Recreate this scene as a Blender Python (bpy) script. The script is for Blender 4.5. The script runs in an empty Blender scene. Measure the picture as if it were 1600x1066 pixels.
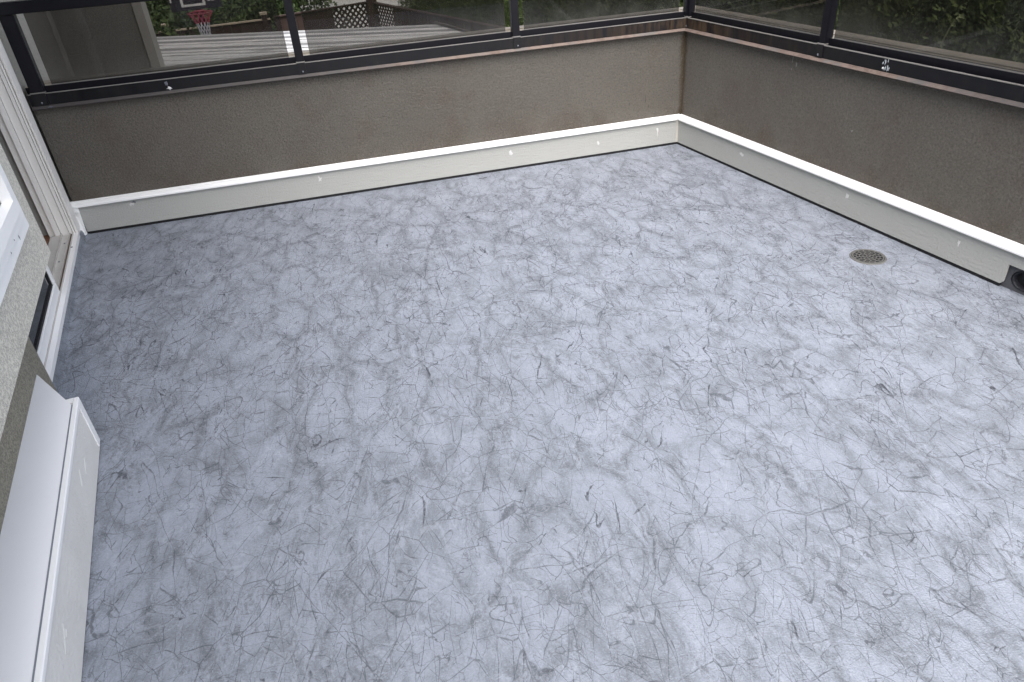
import bpy, bmesh, math, random
import numpy as np
from mathutils import Vector, Matrix

random.seed(7)
rng = np.random.default_rng(7)
scene = bpy.context.scene
COL = scene.collection
rad = math.radians

# ---------------------------------------------------------------- camera
def cam_setup():
    yaw, pit, rol = 0.219814, 0.575448, -0.075628
    f = Vector((math.sin(yaw) * math.cos(pit), math.cos(yaw) * math.cos(pit), -math.sin(pit)))
    r = Vector((math.cos(yaw), -math.sin(yaw), 0))
    u = r.cross(f)
    c, s = math.cos(rol), math.sin(rol)
    r2, u2 = c * r + s * u, -s * r + c * u
    cam = bpy.data.cameras.new('camera')
    co = bpy.data.objects.new('camera', cam)
    COL.objects.link(co)
    m = Matrix.Identity(4)
    for i in range(3):
        m[i][0], m[i][1], m[i][2] = r2[i], u2[i], -f[i]
    m[0][3], m[1][3], m[2][3] = -2.18498, -4.278923, 1.534715
    co.matrix_world = m
    cam.sensor_width = 36.0
    cam.sensor_fit = 'HORIZONTAL'
    cam.lens = 36.0 * 1108.19 / 1600.0
    cam.clip_start = 0.02
    cam.clip_end = 1000
    scene.camera = co
cam_setup()

# ---------------------------------------------------------------- sky, sun, exposure (soft overcast)
SUN_EL, SUN_AZ = rad(60), rad(190)          # azimuth clockwise from +Y
world = bpy.data.worlds.new('World')
scene.world = world
world.use_nodes = True
wn = world.node_tree
wn.nodes.clear()
sky = wn.nodes.new('ShaderNodeTexSky')
sky.sky_type = 'NISHITA'
sky.sun_disc = False
sky.sun_elevation = SUN_EL
sky.sun_rotation = SUN_AZ
sky.air_density = 1.0
sky.dust_density = 4.0
sky.ozone_density = 1.0
hsv = wn.nodes.new('ShaderNodeHueSaturation')
hsv.inputs['Saturation'].default_value = 0.42
bg = wn.nodes.new('ShaderNodeBackground')
bg.inputs['Strength'].default_value = 0.15
wo = wn.nodes.new('ShaderNodeOutputWorld')
wn.links.new(sky.outputs[0], hsv.inputs['Color'])
wn.links.new(hsv.outputs[0], bg.inputs['Color'])
wn.links.new(bg.outputs[0], wo.inputs['Surface'])

sun = bpy.data.lights.new('sun', 'SUN')
sun.energy = 0.75
sun.angle = rad(60)
sun.color = (1.0, 0.97, 0.93)
so = bpy.data.objects.new('sun', sun)
COL.objects.link(so)
d = Vector((math.sin(SUN_AZ) * math.cos(SUN_EL), math.cos(SUN_AZ) * math.cos(SUN_EL), math.sin(SUN_EL)))
so.rotation_euler = d.to_track_quat('Z', 'Y').to_euler()
so.location = d * 30
so.location.z = 30

scene.view_settings.view_transform = 'Standard'
scene.view_settings.look = 'None'
scene.view_settings.gamma = 1.0
scene.view_settings.exposure = 1.52
scene.view_settings.use_curve_mapping = False
scene.render.engine = 'CYCLES'
try:
    scene.cycles.transparent_max_bounces = 24
    scene.cycles.max_bounces = 8
except Exception:
    pass

# ---------------------------------------------------------------- frames
A = 0.157676
CA, SA = math.cos(A), math.sin(A)
U = Vector((-SA, CA, 0))         # along the house wall and the right parapet, away from the viewer
N = Vector((CA, SA, 0))          # across the deck, towards the right parapet
Z = Vector((0, 0, 1))
KM = (1 - SA) / CA               # mitre factor at the far right corner

def W(x, y, z):                  # back parapet frame
    return Vector((x, y, z))
def H(u, n, z):                  # house / right parapet frame
    return U * u + N * n + Z * z

# ---------------------------------------------------------------- materials
LIGHT, GREY, SMUT, DARK, PALE = (0.256, 0.279, 0.327), (0.166, 0.183, 0.210), (0.098, 0.107, 0.122), (0.036, 0.040, 0.049), (0.39, 0.418, 0.475)
class NT:
    def __init__(self, name):
        self.m = bpy.data.materials.new(name)
        self.m.use_nodes = True
        self.t = self.m.node_tree
        self.t.nodes.clear()
        self.out = self.n('ShaderNodeOutputMaterial')
    def n(self, typ, **kw):
        nd = self.t.nodes.new(typ)
        for k, v in kw.items():
            setattr(nd, k, v)
        return nd
    def set(self, sock, v):
        if isinstance(v, bpy.types.NodeSocket):
            self.t.links.new(v, sock)
        else:
            sock.default_value = v
    def coord(self, kind='Object'):
        return self.n('ShaderNodeTexCoord').outputs[kind]
    def mapping(self, vec, scale=(1, 1, 1), rot=(0, 0, 0), loc=(0, 0, 0)):
        nd = self.n('ShaderNodeMapping')
        self.set(nd.inputs['Vector'], vec)
        nd.inputs['Scale'].default_value = scale
        nd.inputs['Rotation'].default_value = rot
        nd.inputs['Location'].default_value = loc
        return nd.outputs[0]
    def noise(self, vec, scale, detail=3, rough=0.5, dist=0.0, out='Fac'):
        nd = self.n('ShaderNodeTexNoise')
        self.set(nd.inputs['Vector'], vec)
        nd.inputs['Scale'].default_value = scale
        nd.inputs['Detail'].default_value = detail
        nd.inputs['Roughness'].default_value = rough
        nd.inputs['Distortion'].default_value = dist
        return nd.outputs[out]
    def voro(self, vec, scale, feature='DISTANCE_TO_EDGE', out='Distance', rand=1.0):
        nd = self.n('ShaderNodeTexVoronoi', feature=feature)
        self.set(nd.inputs['Vector'], vec)
        nd.inputs['Scale'].default_value = scale
        nd.inputs['Randomness'].default_value = rand
        return nd.outputs[out]
    def math(self, op, a, b=0.0, c=0.0, clamp=False):
        nd = self.n('ShaderNodeMath', operation=op, use_clamp=clamp)
        self.set(nd.inputs[0], a)
        self.set(nd.inputs[1], b)
        self.set(nd.inputs[2], c)
        return nd.outputs[0]
    def ramp(self, v, a, b, lo=0.0, hi=1.0, smooth=True):
        nd = self.n('ShaderNodeMapRange')
        nd.interpolation_type = 'SMOOTHSTEP' if smooth else 'LINEAR'
        self.set(nd.inputs['Value'], v)
        self.set(nd.inputs['From Min'], a)
        self.set(nd.inputs['From Max'], b)
        self.set(nd.inputs['To Min'], lo)
        self.set(nd.inputs['To Max'], hi)
        return nd.outputs[0]
    def mix(self, f, a, b):
        nd = self.n('ShaderNodeMix', data_type='RGBA')
        self.set(nd.inputs['Factor'], f)
        self.set(nd.inputs[6], a if isinstance(a, bpy.types.NodeSocket) else (*a, 1))
        self.set(nd.inputs[7], b if isinstance(b, bpy.types.NodeSocket) else (*b, 1))
        return nd.outputs[2]
    def vadd(self, a, b):
        nd = self.n('ShaderNodeVectorMath', operation='ADD')
        self.set(nd.inputs[0], a)
        self.set(nd.inputs[1], b)
        return nd.outputs[0]
    def vscale(self, a, s):
        nd = self.n('ShaderNodeVectorMath', operation='SCALE')
        self.set(nd.inputs[0], a)
        self.set(nd.inputs['Scale'], s)
        return nd.outputs[0]
    def warp(self, vec, scale, amt, detail=2):
        c = self.noise(vec, scale, detail, 0.5, 0, 'Color')
        c = self.vadd(c, (-0.5, -0.5, -0.5))
        return self.vadd(vec, self.vscale(c, amt))
    def bump(self, h, strength=0.3, dist=0.002, normal=None):
        nd = self.n('ShaderNodeBump')
        nd.inputs['Strength'].default_value = strength
        nd.inputs['Distance'].default_value = dist
        self.set(nd.inputs['Height'], h)
        if normal is not None:
            self.set(nd.inputs['Normal'], normal)
        return nd.outputs[0]
    def bsdf(self, color, rough=0.6, spec=0.4, metal=0.0, normal=None):
        b = self.n('ShaderNodeBsdfPrincipled')
        self.set(b.inputs['Base Color'], color if isinstance(color, bpy.types.NodeSocket) else (*color, 1))
        self.set(b.inputs['Roughness'], rough)
        b.inputs['Specular IOR Level'].default_value = spec
        b.inputs['Metallic'].default_value = metal
        if normal is not None:
            self.set(b.inputs['Normal'], normal)
        self.t.links.new(b.outputs[0], self.out.inputs['Surface'])
        return self.m

def mat_vinyl_deck():
    k = NT('marbled_vinyl')
    p0 = k.coord()
    p = k.mapping(p0, rot=(0, 0, 0.12), scale=(1.0, 0.72, 1.0))
    w1 = k.warp(p, 4.0, 0.16, 2)
    w2 = k.warp(w1, 15.0, 0.035, 3)
    w3 = k.warp(w2, 60.0, 0.010, 2)
    fine = k.noise(w3, 70.0, 5, 0.75)
    # pale cloudy blobs divided by feathered grey seams
    def cells(vec, scale, off):
        vv = k.mapping(vec, loc=(off, off * 0.7, off * 0.2))
        return k.voro(vv, scale), k.noise(vv, scale * 0.9, 3, 0.6)
    ps = k.mapping(w2, rot=(0, 0, 0.45), scale=(1.12, 0.86, 1))
    d1, n1 = cells(ps, 5.6, 2.3)
    d2, n2 = cells(w3, 12.0, 7.1)
    blob = k.math('ADD', k.math('MULTIPLY', k.ramp(d1, 0.0, 0.30), 0.5), k.math('MULTIPLY', k.ramp(d2, 0.0, 0.30), 0.28))
    cl = k.noise(w2, 3.4, 8, 0.68)
    st = k.noise(k.mapping(w2, rot=(0, 0, 0.25), scale=(3.2, 0.9, 1)), 9, 7, 0.72, 0.3)
    tone = k.math('ADD', blob, k.math('MULTIPLY', k.math('SUBTRACT', cl, 0.5), 1.5))
    tone = k.math('ADD', tone, k.math('MULTIPLY', k.math('SUBTRACT', fine, 0.5), 2.0))
    tone = k.math('ADD', tone, k.math('MULTIPLY', k.math('SUBTRACT', st, 0.5), 1.3))
    tone = k.ramp(tone, -0.45, 0.80)
    light, grey, smut, dark = LIGHT, GREY, SMUT, DARK
    col = k.mix(tone, grey, light)
    # brushy smudges with broken texture
    br = k.noise(k.mapping(w2, rot=(0, 0, 0.35), scale=(2.6, 0.8, 1)), 13, 6, 0.78, 0.5)
    patch = k.ramp(k.noise(w1, 6.5, 4, 0.65), 0.45, 0.58)
    grit = k.ramp(k.noise(w3, 44, 6, 0.85, 0.8), 0.45, 0.56)
    sm = k.math('MULTIPLY', k.math('MULTIPLY', k.ramp(br, 0.44, 0.60), patch), k.math('ADD', k.math('MULTIPLY', grit, 0.8), 0.2))
    col = k.mix(k.math('MULTIPLY', sm, 0.80), col, smut)
    seam = k.math('MULTIPLY', k.ramp(d1, 0.0, 0.09, 1, 0), k.ramp(n1, 0.42, 0.60))
    seam = k.math('MULTIPLY', seam, k.math('ADD', k.math('MULTIPLY', grit, 0.8), 0.2))
    col = k.mix(k.math('MULTIPLY', seam, 0.75), col, smut)
    # ink-like veins
    def veins(vec, scale, w, ms, m0, m1, off):
        vv = k.mapping(vec, loc=(off, off * 1.7, off * 0.3))
        dist = k.voro(vv, scale)
        mask = k.ramp(k.noise(vv, ms, 4, 0.7), m0, m1)
        width = k.math('ADD', k.math('MULTIPLY', k.math('POWER', mask, 3.0), w), w * 0.22)
        ln = k.ramp(k.math('DIVIDE', dist, width), 0.3, 1.0, 1.0, 0.0)
        return k.math('MULTIPLY', ln, k.ramp(mask, 0.0, 0.4))
    def contour(vec, scale, w, ms, m0, m1, off, det=2, sc=(1, 1, 1), rot=0.0, dist=0.4):
        """iso-line of a noise field, its width evened out by the local slope"""
        vv = k.mapping(vec, loc=(off, -off, off * 0.7), rot=(0, 0, rot))
        vv = k.mapping(vv, scale=sc)
        e = 0.012 / scale * 5
        n0 = k.noise(vv, scale, det, 0.55, dist)
        nx = k.noise(k.vadd(vv, (e, 0, 0)), scale, det, 0.55, dist)
        ny = k.noise(k.vadd(vv, (0, e, 0)), scale, det, 0.55, dist)
        gx = k.math('ABSOLUTE', k.math('SUBTRACT', nx, n0))
        gy = k.math('ABSOLUTE', k.math('SUBTRACT', ny, n0))
        g = k.math('ADD', k.math('ADD', gx, gy), 0.004)
        a = k.math('MULTIPLY', k.math('DIVIDE', k.math('ABSOLUTE', k.math('SUBTRACT', n0, 0.5)), g), e)   # ~ distance
        mask = k.ramp(k.noise(vv, ms, 4, 0.7), m0, m1)
        width = k.math('ADD', k.math('MULTIPLY', k.math('POWER', mask, 3.0), w), w * 0.22)
        ln = k.ramp(k.math('DIVIDE', a, width), 0.3, 1.0, 1.0, 0.0)
        return k.math('MULTIPLY', ln, k.ramp(mask, 0.0, 0.4))
    def mx(*a):
        r = a[0]
        for x in a[1:]:
            r = k.math('MAXIMUM', r, x)
        return r
    ws = k.warp(k.warp(p, 2.6, 0.10, 2), 12.0, 0.014, 3)
    wl = k.mapping(ws, rot=(0, 0, -0.7), scale=(1.5, 0.62, 1))
    wr = k.mapping(ws, rot=(0, 0, 0.55), scale=(1.7, 0.60, 1))
    bold = mx(veins(ws, 4.6, 0.021, 5.0, 0.50, 0.74, 3.1),
              veins(wl, 5.2, 0.021, 6.0, 0.52, 0.74, 13.3),
              veins(wr, 7.0, 0.021, 8.0, 0.54, 0.74, 43.7),
              contour(ws, 2.6, 0.0050, 7.0, 0.50, 0.70, 11.9, 3, (1.7, 0.6, 1), 0.3))
    hair = mx(veins(ws, 8.5, 0.0125, 4.0, 0.34, 0.60, 21.4),
              veins(wl, 10.5, 0.0145, 4.5, 0.36, 0.62, 33.0),
              veins(wr, 12.5, 0.0150, 5.0, 0.38, 0.62, 57.0),
              veins(w2, 21.0, 0.020, 5.0, 0.42, 0.64, 5.3),
              veins(k.mapping(w2, scale=(0.7, 1.5, 1)), 12.0, 0.014, 5.0, 0.42, 0.64, 71.0),
              contour(ws, 3.2, 0.0024, 6.0, 0.38, 0.62, 14.2, 2, (2.4, 0.5, 1), 0.5, 0.1),
              contour(ws, 3.2, 0.0024, 6.0, 0.40, 0.64, 17.7, 2, (2.4, 0.5, 1), -0.6, 0.1),
              contour(ws, 3.6, 0.0024, 7.0, 0.41, 0.64, 31.0, 2, (2.0, 0.6, 1), 1.5, 0.1))
    broken = k.ramp(fine, 0.36, 0.56, 0.45, 1.0)
    vv = k.math('MAXIMUM', k.math('MULTIPLY', k.math('MULTIPLY', bold, broken), 0.95), k.math('MULTIPLY', k.math('MULTIPLY', hair, broken), 0.72))
    col = k.mix(vv, col, dark)
    # a faint pale craze and the glint of the embossed grain
    cz = contour(w2, 13.0, 0.004, 6.0, 0.46, 0.60, 41.0, 3)
    col = k.mix(k.math('MULTIPLY', cz, 0.22), col, PALE)
    sp = k.noise(p0, 210, 3, 0.75)
    col = k.mix(k.ramp(sp, 0.52, 0.70, 0.0, 0.34), col, PALE)
    col = k.mix(k.ramp(sp, 0.28, 0.48, 0.32, 0.0), col, smut)
    g1 = k.voro(k.warp(p0, 90, 0.006), 230, 'F1')
    g2 = k.noise(p0, 120, 3, 0.6)
    h = k.math('ADD', k.math('MULTIPLY', g1, 0.9), g2)
    nrm = k.bump(h, 0.6, 0.0026)
    rough = k.ramp(fine, 0.3, 0.7, 0.42, 0.58)
    return k.bsdf(col, rough, 0.5, 0, nrm)

def mat_stucco(name, base, dirt, rust_corner=False, wormy=False, streak=0.35):
    k = NT(name)
    p = k.coord()
    big = k.noise(p, 1.6, 5, 0.6, 0.5)
    col = k.mix(k.ramp(big, 0.35, 0.7), base, tuple(c * 0.9 for c in base))
    st = k.noise(k.mapping(p, scale=(9, 9, 0.9)), 1.6, 5, 0.65)
    col = k.mix(k.math('MULTIPLY', k.ramp(st, 0.52, 0.85), streak * 0.45), col, dirt)
    bl = k.noise(p, 3.7, 5, 0.7)
    col = k.mix(k.ramp(bl, 0.52, 0.75, 0, streak), col, (dirt[0] * 1.15, dirt[1] * 0.95, dirt[2] * 0.9))
    sep = k.n('ShaderNodeSeparateXYZ')
    k.set(sep.inputs[0], p)
    if rust_corner:
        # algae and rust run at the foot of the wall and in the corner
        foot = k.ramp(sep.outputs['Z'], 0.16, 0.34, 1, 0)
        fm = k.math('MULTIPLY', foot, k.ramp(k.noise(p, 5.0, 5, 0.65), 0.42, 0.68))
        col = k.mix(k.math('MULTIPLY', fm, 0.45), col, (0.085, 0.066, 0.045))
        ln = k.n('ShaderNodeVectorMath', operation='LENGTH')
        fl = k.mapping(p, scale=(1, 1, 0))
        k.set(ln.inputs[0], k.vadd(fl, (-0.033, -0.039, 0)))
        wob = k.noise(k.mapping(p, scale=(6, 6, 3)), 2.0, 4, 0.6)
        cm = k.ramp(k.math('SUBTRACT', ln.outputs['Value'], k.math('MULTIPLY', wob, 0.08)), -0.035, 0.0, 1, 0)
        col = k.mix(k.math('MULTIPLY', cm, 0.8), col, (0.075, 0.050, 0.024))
        pu = k.math('MULTIPLY', k.ramp(k.noise(p, 2.3, 6, 0.7, 0.6), 0.46, 0.66), k.ramp(sep.outputs['Z'], 0.62, 0.30, 0.15, 1))
        col = k.mix(k.math('MULTIPLY', pu, 0.38), col, (0.125, 0.100, 0.088))
    sp = k.noise(p, 150, 4, 0.7)
    col = k.mix(k.ramp(sp, 0.56, 0.75, 0, 0.5), col, tuple(c * 0.45 for c in base))
    col = k.mix(k.ramp(sp, 0.22, 0.42, 0.35, 0), col, tuple(min(1, c * 1.5) for c in base))
    if wormy:
        w = k.warp(p, 90, 0.010, 2)
        vo = k.voro(w, 235, 'DISTANCE_TO_EDGE')
        lines = k.math('MULTIPLY', k.ramp(vo, 0.02, 0.20, 1, 0), k.ramp(k.noise(p, 110, 2), 0.36, 0.58))
        col = k.mix(k.math('MULTIPLY', lines, 0.78), col, tuple(c * 0.42 for c in base))
        h = k.math('ADD', k.noise(w, 190, 4, 0.65), k.math('MULTIPLY', lines, -0.7))
        nrm = k.bump(h, 0.5, 0.003)
    else:
        gr = k.noise(k.warp(p, 50, 0.012), 78, 5, 0.72)
        h = k.math('ADD', gr, k.math('MULTIPLY', k.noise(p, 30, 3, 0.6), 0.5))
        nrm = k.bump(k.math('ADD', h, k.math('MULTIPLY', k.noise(k.warp(p, 70, 0.01), 105, 4, 0.75), -1.0)), 1.0, 0.012)
        g2 = k.noise(k.warp(p, 70, 0.01), 105, 4, 0.75)
        col = k.mix(k.ramp(g2, 0.50, 0.64, 0, 0.42), col, tuple(c * 0.42 for c in base))
        col = k.mix(k.ramp(g2, 0.34, 0.48, 0.32, 0), col, tuple(min(1, c * 1.6) for c in base))
    return k.bsdf(col, 0.92, 0.2, 0, nrm)

def mat_paint(name, base, rough=0.5, spec=0.4, wear=0.15, wearcol=None, grain=None, bump=0.1, bscale=180, metal=0.0):
    k = NT(name)
    p = k.coord()
    wc = wearcol or tuple(c * 0.6 for c in base)
    n1 = k.noise(p, 3.5, 5, 0.65, 0.4)
    col = k.mix(k.ramp(n1, 0.45, 0.75, 0, wear), base, wc)
    n2 = k.noise(p, 55, 4, 0.7)
    col = k.mix(k.ramp(n2, 0.55, 0.8, 0, wear), col, wc)
    h = k.noise(p, bscale, 3, 0.6)
    if grain:
        gr = k.noise(k.mapping(p, scale=grain), 14, 5, 0.65)
        h = k.math('ADD', h, gr)
        col = k.mix(k.ramp(gr, 0.5, 0.8, 0, wear), col, wc)
    r = k.ramp(n2, 0.3, 0.7, max(0, rough - 0.08), min(1, rough + 0.1))
    return k.bsdf(col, r, spec, metal, k.bump(h, bump, 0.003))

def mat_fascia(name, base=(0.006, 0.006, 0.008), extra=0.0):
    """black cap flashing, rust-stained and streaked near the far right corner"""
    k = NT(name)
    p = k.coord()
    st = k.math('ADD', k.math('MULTIPLY', k.noise(k.mapping(p, scale=(34, 34, 2.5)), 1.0, 5, 0.7), 0.55), k.math('MULTIPLY', k.noise(k.mapping(p, scale=(9, 9, 4)), 1.0, 4, 0.7), 0.45))
    ln = k.n('ShaderNodeVectorMath', operation='LENGTH')
    k.set(ln.inputs[0], k.mapping(p, scale=(1, 1, 0)))
    near = k.ramp(ln.outputs['Value'], 0.05, 0.70, 0.75, 0)
    near2 = k.ramp(ln.outputs['Value'], 0.3, 1.5, 0.25, 0)
    m = k.math('MULTIPLY', k.ramp(st, 0.40, 0.62), k.math('MAXIMUM', near, near2))
    col = k.mix(m, base, (0.095, 0.060, 0.034))
    gr = k.noise(k.mapping(p, scale=(16, 16, 3)), 1.5, 4, 0.7)
    col = k.mix(k.ramp(gr, 0.52, 0.8, extra, 0.3 + extra), col, (0.032, 0.027, 0.025))
    return k.bsdf(col, k.ramp(gr, 0.3, 0.7, 0.38, 0.6), 0.35, 0, k.bump(k.noise(p, 60, 3), 0.08, 0.003))

def mat_glass(name, tint):
    k = NT(name)
    tr = k.n('ShaderNodeBsdfTransparent')
    p = k.coord()
    sm = k.noise(k.mapping(p, scale=(1, 1, 0.6)), 2.5, 5, 0.65)
    k.set(tr.inputs['Color'], k.mix(k.ramp(sm, 0.4, 0.8, 0, 0.25), tint, tuple(c * 0.9 for c in tint)))
    gl = k.n('ShaderNodeBsdfGlossy')
    gl.inputs['Roughness'].default_value = 0.015
    gl.inputs['Color'].default_value = (0.9, 0.92, 0.95, 1)
    fr = k.n('ShaderNodeFresnel')
    fr.inputs['IOR'].default_value = 1.48
    di = k.n('ShaderNodeBsdfDiffuse')
    di.inputs['Color'].default_value = (0.42, 0.42, 0.40, 1)
    m1 = k.n('ShaderNodeMixShader')
    k.set(m1.inputs[0], k.math('MULTIPLY', fr.outputs[0], 0.3))
    k.t.links.new(tr.outputs[0], m1.inputs[1])
    k.t.links.new(gl.outputs[0], m1.inputs[2])
    sep = k.n('ShaderNodeSeparateXYZ')
    k.set(sep.inputs[0], p)
    # pale diffuse haze, denser low on the pane
    haze = k.math('MULTIPLY', k.ramp(sep.outputs['Z'], 0.80, 0.96, 0.055, 0.008), k.ramp(k.noise(p, 9, 5, 0.7), 0.3, 0.7, 0.5, 1.4))
    m2 = k.n('ShaderNodeMixShader')
    k.set(m2.inputs[0], haze)
    k.t.links.new(m1.outputs[0], m2.inputs[1])
    k.t.links.new(di.outputs[0], m2.inputs[2])
    k.t.links.new(m2.outputs[0], k.out.inputs['Surface'])
    return k.m

def mat_dark_glass(name):
    k = NT(name)
    p = k.coord()
    n = k.noise(p, 2.2, 3, 0.5)
    return k.bsdf(k.mix(n, (0.012, 0.013, 0.015), (0.035, 0.036, 0.04)), 0.06, 0.5)

def mat_leaf(name, a, b, c, scale=1.6):
    k = NT(name)
    p = k.coord()
    n1 = k.noise(p, scale, 4, 0.6)
    col = k.mix(k.ramp(n1, 0.35, 0.65), a, b)
    n2 = k.noise(p, 14, 3, 0.7)
    col = k.mix(k.ramp(n2, 0.5, 0.75, 0, 0.7), col, c)
    return k.bsdf(col, 0.6, 0.25)

def mat_wood_grey(name):
    k = NT(name)
    p = k.coord()
    info = k.n('ShaderNodeObjectInfo')
    p = k.mapping(p, rot=(0, 0, 0.4018))      # grain runs along the planks
    gr = k.noise(k.mapping(p, scale=(1.2, 26, 10)), 2.2, 6, 0.7, 0.3)
    st = k.noise(k.mapping(p, scale=(1.5, 5, 1)), 1.3, 5, 0.7)
    col = k.mix(k.ramp(gr, 0.35, 0.7), (0.50, 0.495, 0.485), (0.27, 0.268, 0.262))
    col = k.mix(k.ramp(st, 0.52, 0.72, 0, 0.75), col, (0.14, 0.138, 0.135))
    col = k.mix(k.ramp(info.outputs['Random'], 0.40, 0.85, 0.0, 0.9), col, (0.13, 0.128, 0.13))
    return k.bsdf(col, 0.85, 0.2, 0, k.bump(gr, 0.3, 0.004))

def mat_ground(name, a, b, s):
    k = NT(name)
    p = k.coord()
    n = k.noise(p, s, 6, 0.65)
    n2 = k.noise(p, s * 20, 4, 0.7)
    col = k.mix(k.ramp(n, 0.35, 0.65), a, b)
    col = k.mix(k.ramp(n2, 0.5, 0.8, 0, 0.4), col, tuple(c * 0.6 for c in a))
    return k.bsdf(col, 0.95, 0.1, 0, k.bump(n2, 0.4, 0.02))

M = {}
M['deck'] = mat_vinyl_deck()
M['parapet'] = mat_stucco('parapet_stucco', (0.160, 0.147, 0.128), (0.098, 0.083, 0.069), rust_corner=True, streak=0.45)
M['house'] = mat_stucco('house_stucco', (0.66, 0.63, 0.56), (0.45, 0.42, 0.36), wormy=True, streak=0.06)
M['house_shaded'] = mat_stucco('house_stucco_shaded', (0.30, 0.28, 0.23), (0.18, 0.16, 0.125), wormy=True, streak=0.25)  # same house stucco, the shade of the lower wall put into its colour
M['white'] = mat_paint('white_vinyl', (0.86, 0.86, 0.86), 0.38, 0.45, 0.05, (0.6, 0.58, 0.55), bump=0.04)
M['flash'] = mat_paint('white_metal_flashing', (0.85, 0.855, 0.875), 0.42, 0.4, 0.10, (0.62, 0.61, 0.62), bump=0.05, bscale=30)
M['jamb'] = mat_paint('aged_white_vinyl', (0.85, 0.825, 0.79), 0.5, 0.4, 0.035, (0.42, 0.38, 0.33), bump=0.05)
M['track'] = mat_paint('soiled_track', (0.54, 0.52, 0.49), 0.55, 0.4, 0.4, (0.28, 0.24, 0.20), bump=0.1)
M['board'] = mat_paint('fibre_cement_board', (0.40, 0.402, 0.382), 0.75, 0.25, 0.10, (0.36, 0.36, 0.34), grain=(0.7, 0.7, 8), bump=1.0, bscale=110)
M['board_lit'] = mat_paint('lit_fibre_cement_board', (0.70, 0.685, 0.66), 0.8, 0.2, 0.26, (0.46, 0.45, 0.43), bump=1.0, bscale=90)  # same board, the stronger light on the ledge side put into its colour
M['rubber_and_shade'] = mat_paint('black_rubber_and_shade', (0.012, 0.012, 0.014), 0.6, 0.35, 0.3, (0.03, 0.03, 0.03))  # gasket rubber, also the black that paints shade in gaps and holes
M['black'] = mat_paint('black_aluminium', (0.006, 0.006, 0.009), 0.5, 0.22, 0.2, (0.016, 0.015, 0.018), bump=0.05)
M['fascia'] = mat_fascia('black_cap_flashing')
M['captop'] = mat_paint('dusty_cap_top', (0.30, 0.265, 0.215), 0.7, 0.3, 0.5, (0.15, 0.12, 0.09), bump=0.15)
def mat_drip():
    k = NT('faded_drip_edge')
    p = k.coord()
    ln = k.n('ShaderNodeVectorMath', operation='LENGTH')
    k.set(ln.inputs[0], k.mapping(p, scale=(1, 1, 0)))
    n = k.noise(k.mapping(p, scale=(3, 3, 3)), 2.0, 4, 0.6)
    far = k.ramp(k.math('ADD', ln.outputs['Value'], k.math('MULTIPLY', n, 0.8)), 1.7, 2.7)
    col = k.mix(k.ramp(k.noise(p, 22, 4, 0.7), 0.4, 0.7), (0.165, 0.125, 0.106), (0.11, 0.078, 0.064))
    col = k.mix(k.ramp(n, 0.5, 0.62), col, (0.125, 0.112, 0.105))
    col = k.mix(k.math('MULTIPLY', far, 0.85), col, (0.05, 0.048, 0.05))
    return k.bsdf(col, 0.55, 0.4)
M['drip'] = mat_drip()
M['bead'] = mat_paint('worn_edge', (0.22, 0.21, 0.20), 0.5, 0.4, 0.4, (0.08, 0.07, 0.065))
M['filler'] = mat_paint('white_filler', (0.60, 0.60, 0.59), 0.8, 0.2, 0.1)
M['silver'] = mat_paint('silver_sealant', (0.42, 0.46, 0.49), 0.35, 0.5, 0.5, (0.05, 0.05, 0.06))
M['sealw'] = mat_paint('white_sealant', (0.66, 0.66, 0.67), 0.5, 0.4, 0.35, (0.1, 0.1, 0.1))
M['screw'] = mat_paint('grey_screw_and_shade', (0.14, 0.15, 0.18), 0.45, 0.5, 0.3)
M['glass'] = mat_glass('tinted_glass', (0.52, 0.512, 0.50))
M['dglass'] = mat_dark_glass('dark_glass')
M['plaster'] = mat_paint('grey_plaster', (0.36, 0.36, 0.345), 0.85, 0.2, 0.06, bump=0.06)
M['ifloor'] = mat_paint('brown_floor', (0.20, 0.095, 0.05), 0.45, 0.4, 0.3, (0.08, 0.03, 0.02), grain=(1, 8, 1))
M['wing'] = mat_stucco('wing_stucco', (0.42, 0.40, 0.36), (0.3, 0.28, 0.24), streak=0.15)
M['trim'] = mat_paint('pale_trim', (0.50, 0.475, 0.425), 0.7, 0.3, 0.1)
M['groove'] = mat_paint('brown_grime', (0.13, 0.095, 0.065), 0.8, 0.2, 0.5, (0.05, 0.035, 0.025))
M['brass'] = mat_paint('drain_bronze', (0.118, 0.117, 0.112), 0.55, 0.4, 0.5, (0.06, 0.055, 0.05), bump=0.2, metal=0.0)
M['stain'] = mat_paint('dark_stain', (0.085, 0.075, 0.068), 0.9, 0.2, 0.5, (0.16, 0.15, 0.13))
M['pipe'] = mat_paint('black_plastic', (0.018, 0.019, 0.024), 0.55, 0.25, 0.2, (0.05, 0.05, 0.055))
M['flange'] = mat_paint('dark_flange', (0.085, 0.087, 0.097), 0.6, 0.25, 0.3, (0.03, 0.03, 0.035))
M['greywood'] = mat_wood_grey('weathered_boards')
M['brownwood'] = mat_paint('dark_stained_wood', (0.036, 0.023, 0.019), 0.8, 0.2, 0.4, (0.018, 0.013, 0.011), grain=(10, 10, 0.8), bump=0.4)
M['palecap'] = mat_paint('pale_capping', (0.30, 0.25, 0.19), 0.7, 0.3, 0.3)
M['red'] = mat_paint('red_rim', (0.16, 0.02, 0.032), 0.45, 0.4, 0.15)
M['rednet'] = mat_paint('red_cord', (0.32, 0.05, 0.085), 0.8, 0.2, 0.1)
M['net'] = mat_paint('white_cord', (0.46, 0.46, 0.52), 0.8, 0.2, 0.1)
M['smoke'] = mat_paint('smoky_acrylic', (0.022, 0.020, 0.026), 0.2, 0.5, 0.1)
M['print'] = mat_paint('white_print', (0.42, 0.42, 0.42), 0.5, 0.4, 0.1)
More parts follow.
